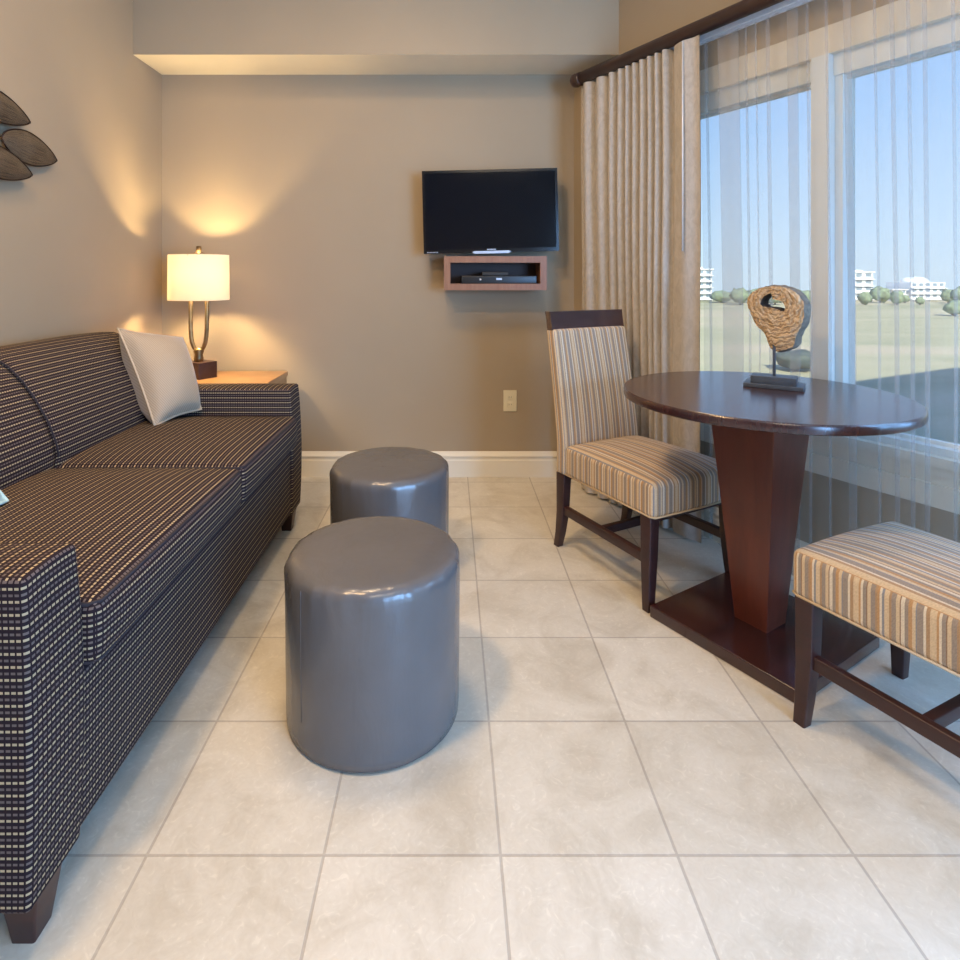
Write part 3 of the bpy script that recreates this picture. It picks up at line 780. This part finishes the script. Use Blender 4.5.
# ------------------------------------------------------------------ leaf wall sculpture
A0 = Vector((LX, 2.05, 1.6))
art = thing('wall_sculpture', 'dark metal wall sculpture of overlapping ribbed leaves on the left wall', 'wall art', A0)
def leaf(y0, z0, y1, z1, wid, off):
    n = 24; ax = Vector((0, y1 - y0, z1 - z0)); L = ax.length; ax.normalize(); pr_ = Vector((0, -ax.z, ax.y))
    vs = []; fs = []; uv = []; K = 10
    for i in range(n + 1):
        s = i / n; hw = wid / 2 * (math.sin(PI * min(1, s ** .85)) ** .72) if 0 < i < n else .001
        for j in range(K + 1):
            q = -1 + 2 * j / K
            p = Vector((LX + off, y0, z0)) + ax * (L * s) + pr_ * (hw * q)
            p.x += .022 * (1 - q * q) * math.sin(PI * s)
            vs.append(p)
    for side in (0, 1):
        b = len(vs) if side else 0
        if side: vs += [p - Vector((.003, 0, 0)) for p in vs[:(n + 1) * (K + 1)]]
        for i in range(n):
            for j in range(K):
                a = b + i * (K + 1) + j; q = [a, a + 1, a + K + 2, a + K + 1]
                if not side: q.reverse()
                fs.append(q); uv.append([((p - b) // (K + 1) / n, (p - b) % (K + 1) / K) for p in q])
    m = MB(A0); m.add(vs, fs, uv); lf = m.build('leaf', leaf_mat, art)
    rim = [vs[i * (K + 1)] for i in range(n + 1)] + [vs[i * (K + 1) + K] for i in range(n, -1, -1)]
    m = MB(A0); m.add(*tube(rim, .003, 6)); m.build('rim', leaf_rim, lf)
leaf(2.068, 1.606, 2.358, 1.578, .120, .030)
leaf(1.90, 1.722, 2.200, 1.690, .108, .036)
leaf(1.90, 1.527, 2.205, 1.494, .112, .040)
m = MB(A0)
m.add(*tube([(LX + .02, 1.90, 1.62), (LX + .024, 1.98, 1.615), (LX + .03, 2.06, 1.604)], .0035, 8)); m.add(*tube([(LX + .02, 1.80, 1.62), (LX + .025, 1.86, 1.70), (LX + .036, 1.91, 1.735)], .0035, 8)); m.add(*tube([(LX + .02, 1.80, 1.60), (LX + .025, 1.86, 1.55), (LX + .04, 1.91, 1.525)], .0035, 8)); m.add(*tube([(LX + .02, 1.80, 1.56), (LX + .02, 1.80, 1.66)], .0035, 8)); m.add(*tube([(LX + .02, 1.80, 1.62), (LX + .02, 1.90, 1.62)], .0035, 8)); m.add(*tube([(LX, 1.80, 1.62), (LX + .022, 1.80, 1.62)], .0045, 8))
m.build('stem', leaf_rim, art)

# ------------------------------------------------------------------ television, shelf and boxes, outlet
T0 = Vector((.216, 3.16, 1.462))
tv = thing('television', 'black flat-screen television mounted on the back wall, tilted slightly', 'television', T0)
tv.rotation_euler = (0, math.radians(-1.4), math.radians(0))
def tvp(name, parts, mat, par=None, smooth=True):
    m = MB((0, 0, 0))
    for p in parts: m.add(*p)
    return m.build(name, mat, par or tv, smooth, 40 if smooth else None)
HW, HH = .361, .221
tvp('back_shell', [rbox(-HW, HW, -.012, .028, -HH, HH, .006, 3), rbox(-.22, .22, .02, .055, -.15, .15, .012, 3)], black_plastic)
tvp('bezel', [box(-HW, HW, -.019, -.012, HH - .014, HH), box(-HW, HW, -.019, -.012, -HH, -HH + .02), box(-HW, -HW + .014, -.019, -.012, -HH + .02, HH - .014), box(HW - .014, HW, -.019, -.012, -HH + .02, HH - .014)], plain('gloss_black', (.006, .006, .008), .15), None, False)
tvp('screen', [box(-HW + .014, HW - .014, -.0145, -.0122, -HH + .02, HH - .014)], screen_mat, None, False)
ch = loft([[(x, y, z) for x, z in ((-.105, -HH + .004), (-.09, -HH - .006), (.09, -HH - .006), (.105, -HH + .004), (.09, -HH + .008), (-.09, -HH + .008))] for y in (-.026, -.016)])
tvp('chin_strip', [ch], silver, None, False)
# maker's word mark, too small to read in the photo: a row of tiny silver letters
tvp('maker_mark', [box(-.024 + k * .007, -.019 + k * .007, -.0205, -.019, -HH + .0125, -HH + .0185) for k in range(7)], silver, None, False)
tvp('sticker', [box(-HW + .018 + k * .0075, -HW + .0225 + k * .0075, -.0205, -.019, -HH + .004, -HH + .009) for k in range(8)], silver, None, False)
tvp('wall_mount', [box(-.05, .05, .05, .119, -.05, .05)], black_plastic, None, False)

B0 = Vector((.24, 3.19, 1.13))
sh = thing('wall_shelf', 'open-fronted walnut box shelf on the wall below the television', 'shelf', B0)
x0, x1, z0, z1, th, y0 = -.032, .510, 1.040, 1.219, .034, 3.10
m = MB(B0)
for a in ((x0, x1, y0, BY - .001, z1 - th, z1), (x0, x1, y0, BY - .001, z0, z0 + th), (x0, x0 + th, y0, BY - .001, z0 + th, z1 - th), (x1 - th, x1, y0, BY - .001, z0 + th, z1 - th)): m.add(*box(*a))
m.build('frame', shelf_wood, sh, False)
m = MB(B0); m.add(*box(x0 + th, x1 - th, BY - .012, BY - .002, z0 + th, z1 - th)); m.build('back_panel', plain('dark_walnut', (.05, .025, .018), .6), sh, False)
zb = z0 + th
r = thing('cable_box', 'flat black set-top box lying inside the walnut wall shelf', 'set-top box', (.25, 3.19, zb))
m = MB((.25, 3.19, zb)); m.add(*rbox(.06, .46, 3.118, 3.26, zb, zb + .042, .004, 2)); m.build('case', black_plastic, r)
m = MB((.25, 3.19, zb)); m.add(*box(.245, .275, 3.116, 3.118, zb + .02, zb + .03)); m.build('display', silver, r, False)
m = MB((.25, 3.19, zb)); m.add(*lathe([(.006, 0), (.006, .003)], 12, (0, 0, 0), True, 1), None, 0, Matrix.Translation((.16, 3.118, zb + .022)) @ Matrix.Rotation(PI / 2, 4, 'X')); m.build('knob', silver, r)
r = thing('small_player', 'small black box resting on top of the set-top box', 'media player', (.24, 3.18, zb + .042))
m = MB((.24, 3.18, zb + .042)); m.add(*rbox(.17, .31, 3.13, 3.23, zb + .042, zb + .062, .004, 2)); m.build('case', rubber, r)

O0 = Vector((.334, BY, .42))
ou = thing('wall_outlet', 'cream electrical outlet plate low on the back wall', 'outlet', O0)
m = MB(O0); m.add(*rbox(.334 - .037, .334 + .037, BY - .006, BY, .42 - .059, .42 + .059, .003, 3)); m.build('cover_plate', plate_cream, ou)
for dz in (-.02, .02):
    m = MB(O0); m.add(*rbox(.334 - .016, .334 + .016, BY - .0085, BY - .004, .42 + dz - .014, .42 + dz + .014, .003, 3)); s = m.build('socket', plate_cream, ou)
    m = MB(O0)
    for dx in (-.006, .006): m.add(*box(.334 + dx - .001, .334 + dx + .001, BY - .0092, BY - .0084, .42 + dz - .003, .42 + dz + .006))
    m.build('slot', rubber, s, False)

# ------------------------------------------------------------------ dining table
U = Vector((.53, -.848, 0)); V = Vector((.848, .53, 0)); TC = Vector((.973, 1.85, 0))
ang = math.atan2(U.y, U.x)
dt = thing('dining_table', 'round dark mahogany pedestal table beside the window', 'table', TC, ang)
m = MB((0, 0, 0)); R = .411; ZT = .752
m.add(*lathe([(.001, ZT - .028), (R - .006, ZT - .028), (R - .001, ZT - .025), (R, ZT - .020), (R, ZT - .007), (R - .0012, ZT - .003), (R - .004, ZT), (.001, ZT)], 128)); m.build('tabletop', mahog_top, dt, True, 40)
m = MB((0, 0, 0)); m.add(*loft([rrect(0, 0, .038, .105, .105, .003), rrect(0, 0, .30, .145, .145, .003), rrect(0, 0, ZT - .03, .215, .215, .003)])); m.build('pedestal', mahog_red, dt, True, 40)
m = MB((0, 0, 0)); m.add(*rbox(-.237, .237, -.228, .228, .0, .038, .004, 2)); m.build('base', mahog_base, dt)

# ------------------------------------------------------------------ chairs
def chair(label, grp):
    r = thing('dining_chair', label, 'chair', group=grp)
    def P(name, parts, mat, smooth=True, sharp=None, par=None):
        m = MB((0, 0, 0))
        for p in parts: m.add(*p)
        return m.build(name, mat, par or r, smooth, sharp)
    SZ0_, SZ1_ = .309, .428
    def sd(p, c, h):
        p = Vector(p); q = (p.x - c.x) / h[0]; s = (p.y - c.y) / h[1]; k = (p.z - c.z) / h[2]
        p.x = c.x + (p.x - c.x) * (1 + .045 * s)
        if k > 0: p.z += .026 * (1 - abs(q) ** 3) * (1 - abs(s) ** 3) * k
        p.y += .006 * (1 - q * q) * max(0, s)
        return p
    st = P('seat', [rbox(-.207, .207, -.225, .262, SZ0_, SZ1_, .020, 4, (12, 12, 3), sd, 'chair')], stripe)
    w_ = []
    for z in (SZ0_ + .006, ):
        pts = [(-.197, -.22, z), (-.2135, .245, z), (-.205, .262, z), (0, .268, z), (.205, .262, z), (.2135, .245, z), (.197, -.22, z)]
        w_.append(tube(pts, .0032, 6))
    P('piping', w_, chair_welt, True, None, st)
    ztop = .893
    def lean(z): return -.088 * max(0, (z - .43) / .535) ** 1.15
    def bd(p, c, h):
        p = Vector(p); k = (p.z - .31) / (ztop - .31); q = (p.x - c.x) / h[0]
        p.x *= 1 - .02 * k; p.y += lean(p.z)
        if p.y - lean(p.z) > c.y: p.y += .012 * (1 - q * q) * math.sin(PI * max(0, min(1, k)))
        p.y -= .012 * (1 - q * q) * k
        return p
    P('backrest', [rbox(-.203, .203, -.272, -.216, .309, ztop, .012, 3, (8, 1, 16), bd, 'chair')], stripe)
    y = lean(.94)
    secs = []
    for z in (ztop - .004, .91, .94, .962, .966):
        yy = -.244 + lean(z); tk = .032 if z < .96 else .036; row = []
        n = 10
        for i in range(n + 1): x = -.199 + .398 * i / n; row.append((x, yy + tk / 2 - .012 * (1 - (x / .2) ** 2), z))
        for i in range(n, -1, -1): x = -.199 + .398 * i / n; row.append((x, yy - tk / 2 - .012 * (1 - (x / .2) ** 2), z))
        secs.append(row[::-1])
    P('top_rail', [loft(secs)], mahog_rail, True, 40)
    for s in (-1, 1):
        P('leg', [loft([rrect(s * .209, .236, 0, .030, .030, .004), rrect(s * .204, .232, .06, .034, .034, .004), rrect(s * .197, .228, .17, .040, .042, .004), rrect(s * .194, .228, .312, .043, .048, .004)])], mahog, True, 40)
        P('leg', [loft([rrect(s * .180, -.285, 0, .028, .030, .004), rrect(s * .181, -.268, .06, .032, .034, .004), rrect(s * .182, -.252, .15, .036, .042, .004), rrect(s * .183, -.244, .312, .040, .052, .004)])], mahog, True, 40)
        P('stretcher', [bar((s * .197, .225, .163), (s * .182, -.255, .163), .022, .034)], mahog, True, 40)
    P('stretcher', [bar((-.19, -.02, .163), (.19, -.02, .163), .022, .03)], mahog, True, 40)
    P('seat_rail', [box(-.185, .185, .214, .232, .285, .312)], mahog, False)
    P('seat_rail', [box(-.172, .172, -.25, -.232, .285, .312)], mahog, False)
    return r
def dup(root, loc, rz, label):
    r = root.copy(); C.objects.link(r); r.location = loc; r.rotation_euler = (0, 0, rz); r['label'] = label
    for chd in list(root.children):
        c = chd.copy(); C.objects.link(c); c.parent = r
        for g2 in chd.children: d = g2.copy(); C.objects.link(d); d.parent = c
    return r
c1 = chair('striped high-back dining chair standing between the drape and the round table', 'dining chairs at the round table')
def face(f): return math.atan2(-f[0], f[1])
c1.location = (.740, 2.274, 0); c1.rotation_euler = (0, 0, face((.46, -.888)))
bpy.context.view_layer.update()
dup(c1, (1.169, 1.347, 0), face((-.42, .907)), 'striped dining chair on the near side of the table, only its seat in view')

# ------------------------------------------------------------------ driftwood sculpture on the table
D0 = Vector((1.068, 1.94, ZT)); rd = math.atan2(-.56, .83)
sc = thing('driftwood_sculpture', 'driftwood slice with a hole mounted on a slate-grey stand on the table', 'sculpture', D0, rd)
def dpart(name, parts, mat, M=None, sharp=40):
    m = MB((0, 0, 0))
    for p in parts: m.add(p[0], p[1], p[2] if len(p) > 2 else None, 0, M)
    return m.build(name, mat, sc, True, sharp)
dpart('base', [rbox(-.086, .086, -.052, .052, 0, .013, .0015, 2), rbox(-.066, .066, -.038, .038, .013, .037, .0015, 2)], slate)
dpart('rod', [rbox(-.0045, .0045, -.0045, .0045, .037, .15, .001, 1)], slate)
out = [(125, 150), (160, 100), (210, 72), (270, 50), (330, 44), (400, 45), (460, 58), (510, 85), (548, 120), (570, 165), (578, 220), (574, 280), (560, 340), (530, 400), (512, 440), (500, 500), (470, 530), (430, 545), (380, 560), (345, 556), (318, 540), (288, 485), (275, 430), (240, 395), (200, 362), (170, 310), (150, 262), (130, 200)]
hole = [(240, 190), (245, 160), (270, 125), (300, 108), (335, 95), (335, 115), (335, 145), (365, 150), (400, 155), (430, 180), (440, 210), (430, 240), (405, 240), (380, 225), (340, 215), (300, 212), (265, 210)]
S = 1 / 8 / 309.0; cxp, czp = 372, 240
def loc2(p): return ((p[0] - 372) * S, (560 - p[1]) * (1.94 / 589 / 8) + .118)
cx_, cz_ = loc2((340, 175))
def ray(poly, a):
    best = None; d = (math.cos(a), math.sin(a))
    P_ = [loc2(p) for p in poly]
    for i in range(len(P_)):
        x1_, y1_ = P_[i][0] - cx_, P_[i][1] - cz_; x2_, y2_ = P_[(i + 1) % len(P_)][0] - cx_, P_[(i + 1) % len(P_)][1] - cz_
        ex, ey = x2_ - x1_, y2_ - y1_; den = d[0] * ey - d[1] * ex
        if abs(den) < 1e-12: continue
        t_ = (x1_ * ey - y1_ * ex) / den; s_ = (x1_ * d[1] - y1_ * d[0]) / den
        if t_ > 0 and -1e-6 <= s_ <= 1 + 1e-6: best = t_ if best is None else max(best, t_)
    return best
NA, NR, TH = 120, 16, .056
vf = []; ff_ = []; vb = []
ring = []
for k in range(NA):
    a = 2 * PI * k / NA; ri = ray(hole, a) or .008; ro = ray(out, a); ring.append((a, ri, ro * (1 + .02 * noise.noise(Vector((k * .35, 0, 0))) + .018 * noise.noise(Vector((k * 1.3, 5, 0))))))
def fp(k, i, y, rough):
    a, ri, ro = ring[k]; s = i / NR; rr = ri + (ro - ri) * s
    x = cx_ + rr * math.cos(a); z = cz_ + rr * math.sin(a)
    q = Vector((x * 60, z * 60, y)); dd = .003 * noise.noise(q) + .0035 * noise.noise(Vector((s * 14 + noise.noise(q * .5) * 2, k * .12, 1))) + .0045 * min(0, noise.noise(Vector((k * .8, s * 2.5, 3)))) * (.3 + s)
    edge = .006 * max(0, s - .85) / .15
    return (x, y + rough * (dd + edge), z)
for i in range(NR + 1):
    for k in range(NA): vf.append(fp(k, i, -TH / 2, 1))
b0 = len(vf)
for i in range(NR + 1):
    for k in range(NA): vf.append(fp(k, i, TH / 2, -1))
fr_ = []; bk_ = []; sd_ = []; hl_ = []
for i in range(NR):
    for k in range(NA):
        k2 = (k + 1) % NA
        fr_.append([i * NA + k, (i + 1) * NA + k, (i + 1) * NA + k2, i * NA + k2][::-1]); bk_.append([b0 + q for q in (i * NA + k, i * NA + k2, (i + 1) * NA + k2, (i + 1) * NA + k)][::-1])
sv_ = []; NS = 6
for j in range(NS + 1):
    y_ = -TH / 2 + TH * j / NS
    for k in range(NA):
        p0 = fp(k, NR, -TH / 2, 1); p1 = fp(k, NR, TH / 2, -1); s = j / NS
        bul = (math.sin(PI * s)) * (.004 + .004 * noise.noise(Vector((k * .25, s * 3, 9)))); a = ring[k][0]
        sv_.append((p0[0] + (p1[0] - p0[0]) * s + bul * math.cos(a), p0[1] + (p1[1] - p0[1]) * s, p0[2] + (p1[2] - p0[2]) * s + bul * math.sin(a)))
sf_ = [[j * NA + k, j * NA + (k + 1) % NA, (j + 1) * NA + (k + 1) % NA, (j + 1) * NA + k] for j in range(NS) for k in range(NA)]
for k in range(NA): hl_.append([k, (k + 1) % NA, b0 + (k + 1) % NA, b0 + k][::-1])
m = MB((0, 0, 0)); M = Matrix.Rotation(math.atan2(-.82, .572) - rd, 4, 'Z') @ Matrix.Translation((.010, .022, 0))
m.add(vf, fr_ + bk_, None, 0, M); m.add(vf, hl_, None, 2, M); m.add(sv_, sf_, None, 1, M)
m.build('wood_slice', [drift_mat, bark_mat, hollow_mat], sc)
